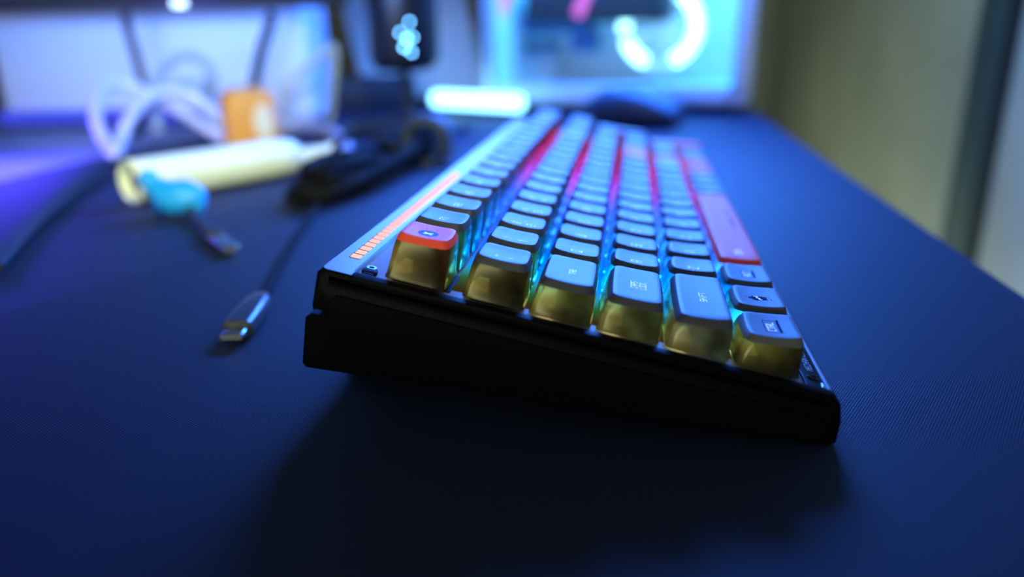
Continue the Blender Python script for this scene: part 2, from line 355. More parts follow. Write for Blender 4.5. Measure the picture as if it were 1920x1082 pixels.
# feet
def kworld(Y, Z): return (0, Y*cT-Z*sT, ZF+Y*sT+Z*cT)
for fx in (38, 19*U-38):
    mb = MB(); h = 15.2
    mb.loft([[(fx-11, 128, -30.5), (fx+11, 128, -30.5), (fx+11, 119, -29.6), (fx-11, 119, -29.6)],
             [(fx-10, 127+2, -30.5-h*.6), (fx+10, 127+2, -30.5-h*.6), (fx+10, 122.5, -29.6-h*.62), (fx-10, 122.5, -29.6-h*.62)],
             [(fx-10, 132, -47.3), (fx+10, 132, -47.3), (fx+10, 126.2, -46.0), (fx-10, 126.2, -46.0)]])
    kbuild(mb, 'flip_foot', M['rubber'])
for fx in (30, 19*U-30):
    mb = MB(); mb.rbox(fx-14, fx+14, -8, -1, -16.1, -14.6, 3, .4); kbuild(mb, 'rubber_pad', M['rubber'])

# ---- keys
TOPZ = [8.6, 9.0, 9.4, 9.5, 11.3, 12.3]
TILT = [math.radians(a) for a in (9, 7.5, 2.5, 1.5, 1.0, 2.0)]
ROWY = [i*U for i in range(5)]+[5*U+3.3]
def add_key(row, xu, wu, hu=1, col='key', legend=None, kind='letter', label=None):
    x0, x1 = xu*U, (xu+wu)*U; y0, y1 = ROWY[row], ROWY[row]+hu*U
    cx, cy, HX, HY = (x0+x1)/2, (y0+y1)/2, (x1-x0)/2, (y1-y0)/2
    t, a = TOPZ[row], TILT[row]
    fx, fy = HX-9.525, HY-9.525         # extra half-size over a one-unit key
    TX, TY = 6.55+fx, 6.55+fy
    scoop = .9 if (wu < 1.3 and hu == 1) else (.6 if wu < 3 and hu == 1 else .2)
    def top(x, y):                       # local to the key centre
        yy = min(1.0, abs(y)/TY)
        xx = min(1.0, abs(x)/TX)
        return t - y*math.tan(a) - scoop*(1-.5*(xx*xx+yy*yy))
    def ring(hx, hy, z, r, bulge=.3): return [(cx+x, cy+y, z(x, y) if callable(z) else z) for x, y in rrect(hx, hy, r, 4, 5, bulge)]
    def mid(x, y): return t-2.35 - y*math.tan(a)*.75
    body = MB()
    def lower(f): return lambda x, y: -1.3+(mid(x, y)+1.3)*f
    body.loft([ring(8.75+fx, 8.75+fy, -1.3, 1.5, .25), ring(8.45+fx, 8.45+fy, lower(.12), 1.7, .3), ring(8.15+fx, 8.15+fy, lower(.5), 2.0, .35), ring(7.95+fx, 7.95+fy, lower(.8), 2.2, .35),
               ring(7.62+fx, 7.62+fy, mid, 2.4, .3)], False, False)
    kc = kbuild(body, 'keycap', M['smoky'], ang=60)
    tp = MB()
    rr = [ring(7.0+fx, 7.0+fy, lambda x, y: mid(x, y)-.1, 2.3, .2), ring(7.66+fx, 7.66+fy, lambda x, y: mid(x, y)-.02, 2.5, .3), ring(7.6+fx, 7.6+fy, lambda x, y: mid(x, y)+.35, 2.5, .3)]
    rr += [ring(TX+.38, TY+.38, lambda x, y: top(x, y)-.62, 2.4, .22), ring(TX+.14, TY+.14, lambda x, y: top(x, y)-.12, 2.3, .2), ring(TX-.15, TY-.15, top, 2.1, .18)]
    for k in (.82, .6, .35, .12): rr.append(ring(TX*k, TY*k, top, 2.0*k, .15*k))
    tp.loft(rr, True, True)
    zf = lambda x, y: top(x-cx, y-cy)+.035
    def T(s, ox, oy, h, mi=1, **kw): text(tp, s, cx+ox, cy+oy, h, zf, mi, **kw)
    if kind == 'letter' and legend: T(legend, -2.6, 0, 3.1)
    elif kind == 'num': T(legend[0], -2.4, -2.7, 2.7); T(legend[1], -2.4, 2.0, 2.4, weight=.13)
    elif kind == 'punct': T(legend[0], -2.4, -2.2, 2.6); T(legend[1], -2.4, 2.2, 2.4)
    elif kind == 'fn': T(legend, -1.8, -.2, 2.2)
    elif kind == 'word':
        lines = legend.split('\n')
        for i, ln in enumerate(lines): T(ln, -.8, -.4+(len(lines)-1)*1.25-2.5*i, 1.75, weight=.17, wide=1.0, track=1.3)
    elif kind == 'boxed':
        hw = {4: 4.4, 3: 3.6, 2: 3.0}.get(len(legend), 3)
        fr = [(cx-hw-.4, cy-1.8), (cx+hw-.4, cy-1.8), (cx+hw-.4, cy+1.9), (cx-hw-.4, cy+1.9), (cx-hw-.4, cy-1.8)]
        ribbon(tp, fr, .22, zf, 2); ribbon(tp, [(cx-hw-.2, cy-2.15), (cx+hw+.1, cy-2.15)], .55, zf, 2)
        T(legend, -.4, .2, 1.9, weight=.16, track=1.32)
    elif kind == 'esc':
        n = 28
        vs = [(cx-.8, cy, zf(cx-.8, cy)-.012)]+[(cx-.8+2.9*math.cos(2*math.pi*k/n), cy+2.9*math.sin(2*math.pi*k/n), zf(cx-.8+2.9*math.cos(2*math.pi*k/n), cy+2.9*math.sin(2*math.pi*k/n))-.012) for k in range(n)]
        tp.add(vs, [[0, 1+k, 1+(k+1) % n] for k in range(n)], 2)
        T('X', -.8, 0, 2.9, weight=.24)
        for aa in (20, 160, 200, 340, 90): ribbon(tp, [(cx-.8+4.2*math.cos(math.radians(aa)), cy+4.2*math.sin(math.radians(aa))), (cx-.8+4.6*math.cos(math.radians(aa)), cy+4.6*math.sin(math.radians(aa)))], .3, zf, 2)
    elif kind == 'emblem':
        n = 40; rad = [2.2+.25*math.sin(5*2*math.pi*k/n)+.2*math.sin(11*2*math.pi*k/n) for k in range(n)]
        def P(k, f=1): return (cx-.6+f*rad[k]*.95*math.cos(2*math.pi*k/n), cy+f*rad[k]*1.25*math.sin(2*math.pi*k/n))
        vs = [(cx-.6, cy, zf(cx-.6, cy)-.012)]+[(*P(k), zf(*P(k))-.012) for k in range(n)]
        tp.add(vs, [[0, 1+k, 1+(k+1) % n] for k in range(n)], 2)
        for dx, dy in ((.3, 3.6), (-.9, -3.6), (1.0, -3.3)): ribbon(tp, [(cx-.6+dx, cy+dy), (cx-.4+dx, cy+dy)], .4, zf, 2)
        ribbon(tp, [(cx+1.1, cy+.9), (cx+1.0, cy+.1), (cx-.2, cy+.4), (cx-.6, cy-.4), (cx-1.6, cy-.2), (cx-1.9, cy-.8)], .5, zf, 1)
    elif kind == 'space':
        bx = x0+9
        for k in range(3): ribbon(tp, [(bx+k*2.2, cy+1.2), (bx+1.5+k*2.2, cy), (bx+k*2.2, cy-1.2)], .6, zf, 1)
        ribbon(tp, [(bx+40, cy-3.2), (bx+58, cy-3.2)], .6, zf, 2); ribbon(tp, [(bx+66, cy-3.0), (bx+70, cy-3.0)], .9, zf, 2)
    o = tp.build('key_top', [M[col], M['white'], M['disc'] if kind == 'esc' else M['dark']], kc, 40)
    if label: o['label'] = label
    # switch below, with its own light
    sw = MB(); sw.rbox(cx-6.8, cx+6.8, cy-6.8, cy+6.8, -2.7, .2, .8, .3, n=2); sw.rbox(cx-3.2, cx+3.2, cy-2.4, cy+2.6, .1, t-3.2, .6, .2, n=2)
    n0 = max(1, int(round(wu)))
    for i in range(n0):
        lx = cx if n0 == 1 else x0+9.525+(x1-x0-19.05)*i/(n0-1)
        sw.rbox(lx-5.6, lx+4.5, cy+2.2, cy+6.6, .1, .9, .5, .2, mi=1, n=2)
        gx = x0 if x0 > 1 else x0+6.5
        if i == 0 and row < 5 and hu == 1: sw.rbox(gx, x1, cy+8.5, cy+10.5+(2.6 if row == 4 else 0), -2.49, -2.36, .2, .03, mi=2, n=2)  # added glowing strip standing in for backlight falling on the plate
        x_lo = lx-6 if x0 > 1 else lx-1
        sw.rbox(x_lo, lx+6, cy+7.3, cy+8.3, -2.45, -1.5, .3, .1, mi=1, n=2)
    sw.build('switch', [M['switch'], M['led'], M['gap_glow']], kc)
red = 'red key top'; mod = 'light grey key top'
add_key(5, 0, 1, 1, 'keyred', 'X', 'esc', red+' with a white cross in a blue disc')
for i in range(1, 13):
    add_key(5, i, 1, 1, 'keymod' if 5 <= i <= 8 else 'key', 'F%d' % i, 'fn')
for i, s_ in enumerate(('DEL', 'HM', 'END', 'PU', 'PD')): add_key(5, 13+i+(.25 if i else .12), 1, 1, 'key', s_, 'fn')
for i, (a_, b_) in enumerate(zip('`1234567890-=', '~!@#$%^&*()_+')): add_key(4, i, 1, 1, 'key', (a_, b_), 'num')
add_key(4, 13, 2, 1, 'key', 'BACK', 'word')
for i, s_ in enumerate(('N', '/', '*', '-')): add_key(4, 15+i, 1, 1, 'key', s_)
add_key(3, 0, 1.5, 1, 'key', 'TAB', 'word')
for i, ch in enumerate('QWERTYUIOP'): add_key(3, 1.5+i, 1, 1, 'key', ch)
add_key(3, 11.5, 1, 1, 'key', ('[', '|'), 'punct'); add_key(3, 12.5, 1, 1, 'key', (']', '|'), 'punct'); add_key(3, 13.5, 1.5, 1, 'key', ('/', '|'), 'punct')
for i, ch in enumerate('789'): add_key(3, 15+i, 1, 1, 'key', ch)
add_key(2, 18, 1, 2, 'key', '+')
add_key(2, 0, 1.75, 1, 'key', 'CAPS\nLOCK', 'word')
for i, ch in enumerate('ASDFGHJKL'): add_key(2, 1.75+i, 1, 1, 'key', ch)
add_key(2, 10.75, 1, 1, 'key', (';', '.'), 'punct'); add_key(2, 11.75, 1, 1, 'key', ("'", "'"), 'punct')
add_key(2, 12.75, 2.25, 1, 'keyred', 'ENTER', 'word', red)
for i, ch in enumerate('456'): add_key(2, 15+i, 1, 1, 'key', ch)
add_key(1, 0, 2.25, 1, 'key', 'SHIFT', 'word')
for i, ch in enumerate('ZXCVBNM'): add_key(1, 2.25+i, 1, 1, 'key', ch)
for i, pr in enumerate(((',', '<'), ('.', '>'), ('/', '!'))): add_key(1, 9.25+i, 1, 1, 'key', pr, 'punct')
add_key(1, 12.25, 1.75, 1, 'key', 'SHIFT', 'word'); add_key(1, 14, 1, 1, 'keyred', '^u', 'letter', red)
for i, ch in enumerate('123'): add_key(1, 15+i, 1, 1, 'key', ch)
add_key(0, 18, 1, 2, 'keyred', 'E', 'letter', red)
add_key(0, 0, 1.25, 1, 'keymod', 'CTRL', 'boxed', mod+' with CTRL in a box'); add_key(0, 1.25, 1.25, 1, 'keymod', '', 'emblem', mod+' with a dark emblem'); add_key(0, 2.5, 1.25, 1, 'keymod', 'ALT', 'boxed', mod+' with ALT in a box')
add_key(0, 3.75, 6.25, 1, 'keyred', '', 'space', 'long red key top')
for i, s_ in enumerate(('ALT', 'FN', 'CTRL')): add_key(0, 10+i, 1, 1, 'keymod', s_, 'word', mod)
for i, s_ in enumerate(('^l', '^d', '^r')): add_key(0, 13+i, 1, 1, 'keyred', s_, 'letter', red)
add_key(0, 16, 1, 1, 'key', '0'); add_key(0, 17, 1, 1, 'key', '.')

# ================================================================== ROOM AND DESK (metres)
def slab(name, x0, x1, y0, y1, z0, z1, m, parent=None, r=.01, b=.003):
    mb = MB(1.0); mb.rbox(x0, x1, y0, y1, z0, z1, r, b); return mb.build(name, m, parent)
structure(slab('floor', -2.6, 3.2, -.6, 2.4, -.78, -.74, M['floor']))
structure(slab('wall_right', -2.6, 3.2, -.56, -.50, -.74, 1.7, M['wall']))
structure(slab('wall_left', -2.6, 3.2, 2.3, 2.36, -.74, 1.7, M['wall']))
structure(slab('wall_back', 3.0, 3.06, -.5, 2.3, -.74, 1.7, M['wall']))
structure(slab('wall_behind', -2.56, -2.5, -.5, 2.3, -.74, 1.7, M['wall']))
structure(slab('ceiling', -2.6, 3.2, -.6, 2.4, 1.7, 1.75, M['ceil']))
post = structure(slab('trim_1', 1.075, 1.165, -.502, -.485, -.74, 1.7, M['post'], r=.004))
structure(slab('post_shadow_strip', 1.045, 1.078, -.502, -.492, -.74, 1.7, M['postshade'], r=.003))  # black strip standing in for the shadow beside the post
DK = thing('desk', 'grey laminate desk carrying everything, bare behind the navy mat', 'desk', (.45, .4, -.74))
def dpart(name, x0, x1, y0, y1, z0, z1, m): 
    mb = MB(1.0); mb.rbox(x0-.45, x1-.45, y0-.4, y1-.4, z0+.74, z1+.74, .012, .004); return mb.build(name, m, DK)
dpart('desktop', -.6, 1.4, -.117, 1.05, -.029, -.003, M['desk'])
for lx in (-.55, 1.33):
    for ly in (-.08, .98): dpart('leg', lx, lx+.05, ly, ly+.05, -.74, -.028, M['blackm'])
mb = MB(1.0); mb.rbox(-.5, 1.02, -.113, .545, -.003, 0, .012, .001)
tag(mb.build('desk_mat', M['mat']), 'large navy blue woven fabric mat covering the front of the desk', 'mat')

# ================================================================== USB-C CABLE (foreground left)
def P3(v): return (v.x, v.y, v.z)
tip, tail = on(440, 624, .004), on(492, 558, .0055)
ax = (tail-tip).normalized(); side = Vector((0, 0, 1)).cross(ax).normalized(); upv = ax.cross(side)
CB = thing('charging_cable', 'black braided cable with a silver flat plug, folded bundle behind, left of the keyboard', 'cable', (tip.x, tip.y, 0))
off = Vector((tip.x, tip.y, 0))
def plugring(d, hw, hh, r, n=4): return [P3(tip-off+ax*d+side*x+upv*y) for x, y in rrect(hw, hh, r, n)]
mb = MB(1.0)
mb.loft([plugring(-.004, .0040, .00105, .001), plugring(-.0045+.001, .00415, .0012, .0011), plugring(.0032, .00415, .0012, .0011)]); mb.build('plug', M['steel'], CB)['label'] = 'silver flat plug'
L = (tail-tip).length
mb = MB(1.0)
mb.loft([plugring(.0028, .0046, .0026, .0018), plugring(.0034, .0056, .0034, .0026), plugring(.010, .0058, .0036, .0028), plugring(L*.55, .0056, .0036, .0028), plugring(L*.85, .0050, .0034, .0028), plugring(L*.97, .0038, .0030, .0026), plugring(L, .0026, .0022, .002)])
mb.build('connector_shell', pmat('slate_connector_plastic', (.035, .04, .05), .3, noise=.05), CB)
path = [tail+ax*(-.004)] + [tail+ax*.004, on(520, 505, .0035), on(548, 455, .003), on(580, 410, .003), on(602, 375, .004), on(625, 345, .010), on(660, 325, .016)]
mb = MB(1.0); mb.tube([P3(q-off) for q in spline(path, 8)], .0021, 10); mb.build('cord', M['braid'], CB)
# folded bundle: a fat hank of strands
A, B = on(572, 392, 0), on(800, 285, 0)
hx = (B-A).normalized(); hy = Vector((-hx.y, hx.x, 0)); HL = (B-A).length
mb = MB(1.0)
for k in range(11):
    o1 = random.uniform(-.010, .010); z1 = .004+random.uniform(0, .024); w = .014+random.uniform(0, .012); e0 = random.uniform(0, .02); e1 = HL-random.uniform(0, .03)
    pts = []
    for tt in range(17):
        an = 2*math.pi*tt/16
        u_ = (e0+e1)/2+(e1-e0)/2*math.cos(an)*(1 if True else 0); v_ = w*math.sin(an)*(.75+.25*abs(math.cos(an)))
        zz = z1+.005*math.sin(an*2+k)
        pts.append(A+hx*u_+hy*(v_+o1)+Vector((0, 0, max(.0045, zz))))
    mb.tube([P3(q-off) for q in spline(pts, 3)], .0032, 7)
mb.build('folded_hank', M['braid'], CB)
mb = MB(1.0); c0 = A+hx*HL*.42+Vector((0, 0, .0195))
mb.tube([P3(c0-off+hy*.025*math.cos(t_*math.pi/10)+Vector((0, 0, .0155))*math.sin(t_*math.pi/10)) for t_ in range(21)], .003, 8, caps=False)
mb.build('tie_strap', M['rubber'], CB)

# grey arched clip beside the keyboard's far edge
q0, q1 = on(768, 306, 0), on(838, 306, 0); c = (q0+q1)/2
mb = MB(1.0); w = (q1-q0); Wd = w.length/2; ex = w.normalized(); ey = Vector((-ex.y, ex.x, 0))
arc = [(-1, 0), (-1, .5), (-.92, .85), (-.6, 1.08), (0, 1.15), (.6, 1.08), (.92, .85), (1, .5), (1, 0)]
pth = [ex*Wd*a_+Vector((0, 0, .006+.026*b_)) for a_, b_ in arc]
sec = spline(pth, 4); rings = []
for i, q in enumerate(sec):
    t_ = (sec[min(i+1, len(sec)-1)]-sec[max(i-1, 0)]).normalized(); nn = t_.cross(ey).normalized()
    rings.append([P3(q+ey*x_+nn*y_) for x_, y_ in rrect(.012, .0055, .004, 3)])
mb.loft(rings)
for sg in (-1, 1): mb.rbox(*sorted((sg*Wd-.009, sg*Wd+.009)), -.013, .013, 0, .006, .004, .001)
tag(mb.build('cable_clip', pmat('slate_blue_plastic', (.03, .05, .10), .5, noise=.05), loc=c), 'small slate grey arched clip standing between the black cable hank and the keyboard', 'clip')

# ================================================================== WHITE TUBE
tl, tr_ = on(247, 388, 0), on(560, 318, 0)
tl = at(247, 347, .50); tr_ = at(555, 300, .60)
R0 = .0148
tl.z = R0+.0006; tr_.z = R0+.0006
axv = (tr_-tl); TL = axv.length; rz = math.atan2(axv.y, axv.x)
TB = thing('plastic_tube', 'cream white plastic tube lying on the mat with a narrow nozzle and a recessed end', 'tube', (tl.x, tl.y, 0), (0, 0, rz))
mb = MB(1.0); n = 28
def trings(pr): return [[(x_, r_*math.cos(2*math.pi*k/n), R0+.0006+r_*math.sin(2*math.pi*k/n)) for k in range(n)] for x_, r_ in pr]
mb.loft(trings([(.004, R0*.70), (-.001, R0*.78), (-.002, R0*.92), (0, R0), (.01, R0), (TL*.5, R0*.99), (TL*.85, R0), (TL*.95, R0*.93), (TL, R0*.7), (TL+.004, R0*.4)]), False, True)
mb.build('body', M['cream'], TB)
mb = MB(1.0); mb.loft(trings([(.0041, R0*.2), (.004, R0*.72)]), True, False); mb.loft(trings([(.0045, R0*.74), (.0046, R0*.1)]), True, True)
mb.build('end_plug', M['tubein'], TB)['label'] = 'grey recessed end'
mb = MB(1.0); pr = [(TL-.004, 0, .010), (TL+.010, -.004, .0075), (TL+.022, -.007, .0060), (TL+.034, -.009, .0055), (TL+.037, -.0095, .004)]
mb.tube([(x_, y_, max(R0*.75, .008)+.002*i) for i, (x_, y_, r_) in enumerate(pr)], [q[2] for q in pr], 14); mb.build('nozzle', M['cream'], TB)

# ================================================================== CYAN CABLE PROTECTOR + SHORT CABLE
cq = on(335, 405, 0)
dep = (cq-CAM).dot(fw)-.004
pts = [(270, 326), (276, 334), (287, 346), (302, 358), (322, 369), (345, 377), (366, 384), (378, 391)]
rad = [.0045, .0064, .0058, .0078, .0105, .0110, .0090, .0035]
spn = [at(px_, py_, dep) for px_, py_ in pts]
base = Vector((cq.x, cq.y, 0))
CP = thing('cable_protector', 'cyan rubber animal shaped cable protector in front of the white tube', 'cable protector', base)
ss = spline(spn, 4); rr_ = []
for i in range(len(ss)):
    f_ = i/4; k = min(int(f_), len(rad)-2); rr_.append(rad[k]+(rad[k+1]-rad[k])*(f_-k))
for i, q in enumerate(ss): q.z = max(q.z, rr_[i]+.0012)
mb = MB(1.0); mb.tube([P3(q-base) for q in ss], rr_, 18); mb.build('body', M['cyan'], CP)
for px_, py_ in ((300, 398), (372, 402)):
    mb = MB(1.0); q = on(px_, py_, 0); d_ = at(px_, py_-22, dep-.004)
    mb.tube([P3(q-base+Vector((0, 0, .0004))), P3((q*.5+d_*.5)-base), P3(d_-base)], [.003, .0042, .0035], 10); mb.build('foot', M['cyan'], CP)
mb = MB(1.0); q = at(268, 322, dep-.006)
mb.tube([P3(q-base), P3(q-base+fw*-.001)], [.0009, .0007], 8); mb.build('eye', M['blackp'], CP)
# short cable passing through it
k0 = on(398, 440, .004)
SC = thing('short_cable', 'short black cable with a small metal plug leaving the cyan protector', 'cable', (k0.x, k0.y, 0)); off2 = Vector((k0.x, k0.y, 0))
b0 = at(356, 396, dep-.003); b0.z = max(b0.z, .006)
mb = MB(1.0); mb.tube([P3(q-off2) for q in spline([b0, on(372, 414, .0045), on(388, 430, .004), k0], 5)], .0026, 10); mb.build('cord', M['blackm'], SC)
pe = on(434, 468, .004); a2 = (pe-k0).normalized(); s2 = Vector((0, 0, 1)).cross(a2).normalized(); u2 = a2.cross(s2)
def r2(d, hw, hh): return [P3(k0-off2+a2*d+s2*x_+u2*y_) for x_, y_ in rrect(hw, hh, hh*.6, 3)]
PL = (pe-k0).length
mb = MB(1.0); mb.loft([r2(-.006, .0035, .0028), r2(-.003, .005, .0034), r2(.006, .005, .0034), r2(.007, .0045, .003)]); mb.build('connector_shell', M['blackm'], SC)
mb = MB(1.0); mb.loft([r2(.006, .0042, .0016), r2(PL-.001, .0042, .0016), r2(PL, .0038, .0012)]); mb.build('plug', pmat('brass_tinted_plug', (.75, .72, .5), .25, metal=1, noise=.05), SC)['label'] = 'metal plug'

# ================================================================== ORANGE CASE
oc = on(476, 276, 0); dO = (oc-CAM).dot(fw)
OC = thing('rounded_case', 'orange rounded case with a white oval patch standing behind the white tube', 'case', (oc.x, oc.y, 0), (0, 0, math.atan2(oc.y-CAM.y, oc.x-CAM.x)-math.pi/2+.12))
mb = MB(1.0); rings = []
for z_, d_ in ((0, .004), (.002, .001), (.006, 0), (.046, 0), (.053, .003), (.057, .008), (.058, .014)):
    rings.append([(x_, y_, z_) for x_, y_ in rrect(.0265-d_, .017-d_*.8, .011-d_*.4, 6)])
mb.loft(rings); mb.build('body', M['orange'], OC)
mb = MB(1.0); mb.loft([[(.010+.0095*f_*math.cos(2*math.pi*k/24), -.0168-e_, .026+.017*f_*math.sin(2*math.pi*k/24)) for k in range(24)] for f_, e_ in ((1, -.001), (1, .0008), (.85, .0014), (.3, .0015))])
mb.build('patch', M['whitep'], OC)['label'] = 'white oval patch'

# ================================================================== LOOSE CABLES ON THE LEFT
def cable(name, label, pts, r, m, cat='cable', group=None):
    pts = [Vector(p) for p in pts]
    b0_ = Vector((pts[0].x, pts[0].y, 0)); mb_ = MB(1.0)
    mb_.tube([P3(q-b0_) for q in spline(pts, 8)], r, 10)
    return tag(mb_.build(name, m, loc=b0_), label, cat, group)
cable('white_cord', 'white cord standing in upright loops behind the tube, left of the orange case',
      [on(420, 262, .006), at(330, 205, .80), at(262, 168, .80), at(215, 160, .79), at(186, 182, .76), at(180, 225, .74), at(198, 268, .725), on(215, 288, .005), at(226, 262, .73), at(248, 215, .75), at(290, 178, .78), at(345, 176, .80), at(392, 205, .81), on(425, 252, .004)], .0056, M['whitecord'])
cable('grey_cord', 'grey green cord arching highest behind the white looped cord',
      [on(296, 252, .006), at(292, 155, .83), at(318, 118, .83), at(350, 104, .83), at(384, 118, .83), at(395, 150, .83), on(372, 240, .006)], .0058, M['greycord'])
cable('grey_cord', 'grey cord curving from behind the orange case round to the tube nozzle',
      [on(500, 240, .007), on(560, 236, .007), on(610, 244, .007), on(640, 262, .007), on(648, 285, .006), on(640, 300, .005)], .0068, pmat('lavender_grey_cord_rubber', (.42, .42, .52), .5, noise=.05))
cable('dark_cord', 'upper of two dark cords running off the left side across the lit mat', [on(235, 296, .004), on(190, 312, .004), on(140, 345, .004), on(90, 385, .004), on(40, 430, .004), on(-30, 500, .004)], .0026, M['violetcord'])
cable('dark_cord', 'lower of two dark cords running off the left side, from the tube end', [on(222, 312, .004), on(185, 330, .004), on(145, 356, .004), on(100, 392, .004), on(56, 432, .004), on(-5, 500, .004)], .0024, M['violetcord'])

# ================================================================== MICROPHONE
mc = on(767, 243, 0); zrot = math.atan2(mc.y-CAM.y, mc.x-CAM.x)
MC = thing('microphone', 'black desk microphone with a blue lit emblem on a thin pole and round base', 'microphone', (mc.x, mc.y, 0), (0, 0, zrot))
mb = MB(1.0); mb.lathe([(.068, 0), (.071, .002), (.071, .006), (.066, .010), (.02, .013), (.010, .016), (.008, .02)], 40); mb.build('base', M['blackp'], MC)
mb = MB(1.0); mb.lathe([(.0055, .014), (.0050, .05), (.0055, .085)], 16); mb.build('pole', M['blackm'], MC)
dm = (mc-CAM).dot(fw)
zb = at(760, 126, dm).z
mb = MB(1.0); mb.lathe([(.012, zb-.004), (.030, zb-.002), (.037, zb+.004), (.0395, zb+.012), (.0395, zb+.08), (.0385, zb+.13), (.034, zb+.15), (.02, zb+.16), (.004, zb+.162)], 40); mb.build('body', M['blackp'], MC)
em = MB(1.0)
for px_, py_, r_ in ((767, 42, .0015), (750, 61, .0015), (763, 72, .0019), (773, 70, .0015), (758, 88, .0019), (771, 97, .0016)):
    q = at(px_, py_, dm-.04); l_ = Matrix.Rotation(-zrot, 3, 'Z') @ (q-mc)
    y_, z_ = l_.y, l_.z; x_ = -math.sqrt(max(1e-6, .0397**2-y_*y_))
    em.loft([[(x_-e_, y_+f_*r_*math.cos(2*math.pi*k/14), z_+f_*r_*math.sin(2*math.pi*k/14)) for k in range(14)] for f_, e_ in ((1, -.002), (1, .0006), (.7, .001))])
em.build('emblem', M['emblem'], MC)['label'] = 'blue lit emblem'
mb = MB(1.0); mb.lathe([(.0405, zb+.105), (.0415, zb+.108), (.0415, zb+.112), (.0405, zb+.115)], 40); mb.build('ring', M['blackm'], MC)

# ================================================================== LIGHT BAR
b0_, b1_ = on(814, 209, 0), on(980, 220, 0)
bc = (b0_+b1_)/2; bv = b1_-b0_
LB = thing('light_bar', 'glowing cyan white light bar lying on the desk between microphone and computer', 'lamp', (bc.x, bc.y, 0), (0, 0, math.atan2(bv.y, bv.x)))
h_ = bv.length/2
mb = MB(1.0); mb.rbox(-h_-.003, h_+.003, -.016, .016, 0, .008, .006, .002); mb.build('housing', M['blackm'], LB)
mb = MB(1.0); mb.rbox(-h_, h_, -.011, .011, .0075, .028, .009, .006); mb.build('diffuser', M['ledbar'], LB)

# ================================================================== WHITE LEANING PANEL BEHIND THE MICROPHONE
wc = on(800, 196, 0)
dW = (wc-CAM).dot(fw)
q = [at(692, 203, dW), at(914, 168, dW*1.0), at(826, -180, dW), at(590, -180, dW)]
WP = thing('panel_stand', 'white upright panel leaning left behind the microphone', 'stand', (wc.x, wc.y, 0))
base = Vector((wc.x, wc.y, 0)); 
q[0].z = max(q[0].z, .001); q[1].z = .012
mb = MB(1.0); dn = Vector((fw.x, fw.y, 0)).normalized()*.03
mb.loft([[P3(p_-base) for p_ in q], [P3(p_-base+dn*.1) for p_ in [c_*1.0 for c_ in q]], [P3(p_-base+dn) for p_ in q]])
mb.build('panel', pmat('warm_white_plastic', (.86, .84, .66), .5, noise=.05), WP)
mb = MB(1.0); qq = (q[0]+q[1])/2-base; mb.rbox(qq.x-.02, qq.x+.10, qq.y-.07, qq.y+.06, -.0, .012, .02, .003); mb.build('foot', M['blackm'], WP)

# ================================================================== COMPUTER CASE WITH GLASS SIDE
pr_ = on(1402, 217, 0); fdir = Vector((.155, .988, 0)); lo_, hi_ = .2, .8
for _ in range(40):                  # face length that reaches the left edge
    md_ = (lo_+hi_)/2; qv = pr_+fdir*md_+Vector((0, 0, .08))-CAM
    if 960+FPX*qv.dot(rt2)/qv.dot(fw) > 908: lo_ = md_
    else: hi_ = md_
pl = pr_+fdir*lo_
pv = pr_-pl; PW = pv.length
PC = thing('computer_case', 'white computer case with glass side, glowing cyan fan ring and pink memory lights', 'computer', (pl.x, pl.y, 0), (0, 0, math.atan2(pv.y, pv.x)))
PH, PD = .46, .23
# local: x along the glass left to right, +y into the case (away from camera), z up
sgn = 1 if (Matrix.Rotation(math.atan2(pv.y, pv.x), 3, 'Z') @ Vector((0, 1, 0))).dot(fw) > 0 else -1
def pbox(name, x0, x1, y0, y1, z0, z1, m, r=.004, b=.0015, parent=None):
    mb_ = MB(1.0); ya, yb = sorted((sgn*y0, sgn*y1)); mb_.rbox(x0, x1, ya, yb, z0, z1, r, b); return mb_.build(name, m, parent or PC)
fr = MB(1.0)
for x0, x1, z0, z1 in ((0, .008, .012, PH), (PW-.022, PW, .012, PH), (.008, PW-.022, .012, .036), (.008, PW-.022, PH-.02, PH)):
    ya, yb = sorted((0, sgn*.02)); fr.rbox(x0, x1, ya, yb, z0, z1, .003, .001)
fr.build('frame', M['pcwhite'], PC)
pbox('floor_panel', .0, PW, .02, PD, .012, .03, M['pcwhite']); pbox('roof_panel', .0, PW, .02, PD, PH-.015, PH, M['pcwhite'])
pbox('back_panel', .0, PW, PD-.01, PD, .03, PH-.015, M['pcwhite'])
for x0 in (0, PW-.01): pbox('end_panel', x0, x0+.01, .02, PD-.01, .03, PH-.015, M['pcwhite'])
pbox('side_glass', .007, PW-.02, .004, .007, .034, PH-.018, M['glass'], r=.002, b=.0005)
for x0 in (.03, PW-.07):
    for y0 in (.015, PD-.05): pbox('foot', x0, x0+.04, y0, y0+.03, 0, .013, M['rubber'])
def plocal(px_, py_, yd):       # point inside the case seen at a pixel, at depth yd behind the glass
    d = (fw + rt2*((px_-960)/FPX) + up2*((541-py_)/FPX))
    Ri = Matrix.Rotation(-math.atan2(pv.y, pv.x), 3, 'Z'); o_ = Ri @ (CAM-Vector((pl.x, pl.y, 0))); d = Ri @ d
    t_ = (sgn*yd-o_.y)/d.y; return o_+d*t_
mbq = pbox('motherboard', .03, PW*.62, PD-.03, PD-.012, .16, PH-.04, M['bluepcb'])
a_, b_ = plocal(1104, 40, .10), plocal(1256, -60, .10)
pbox('graphics_card', .03, b_.x, .09, .19, a_.z-.002, a_.z+.05, M['blackm'])
a_, b_ = plocal(935, 52, .15), plocal(1105, 40, .15)
pbox('heat_sink', a_.x, b_.x, .15, .2, plocal(990, 62, .15).z, plocal(990, 20, .15).z, M['bluepcb'])
a_, b_ = plocal(945, 98, .16), plocal(1040, 82, .16)
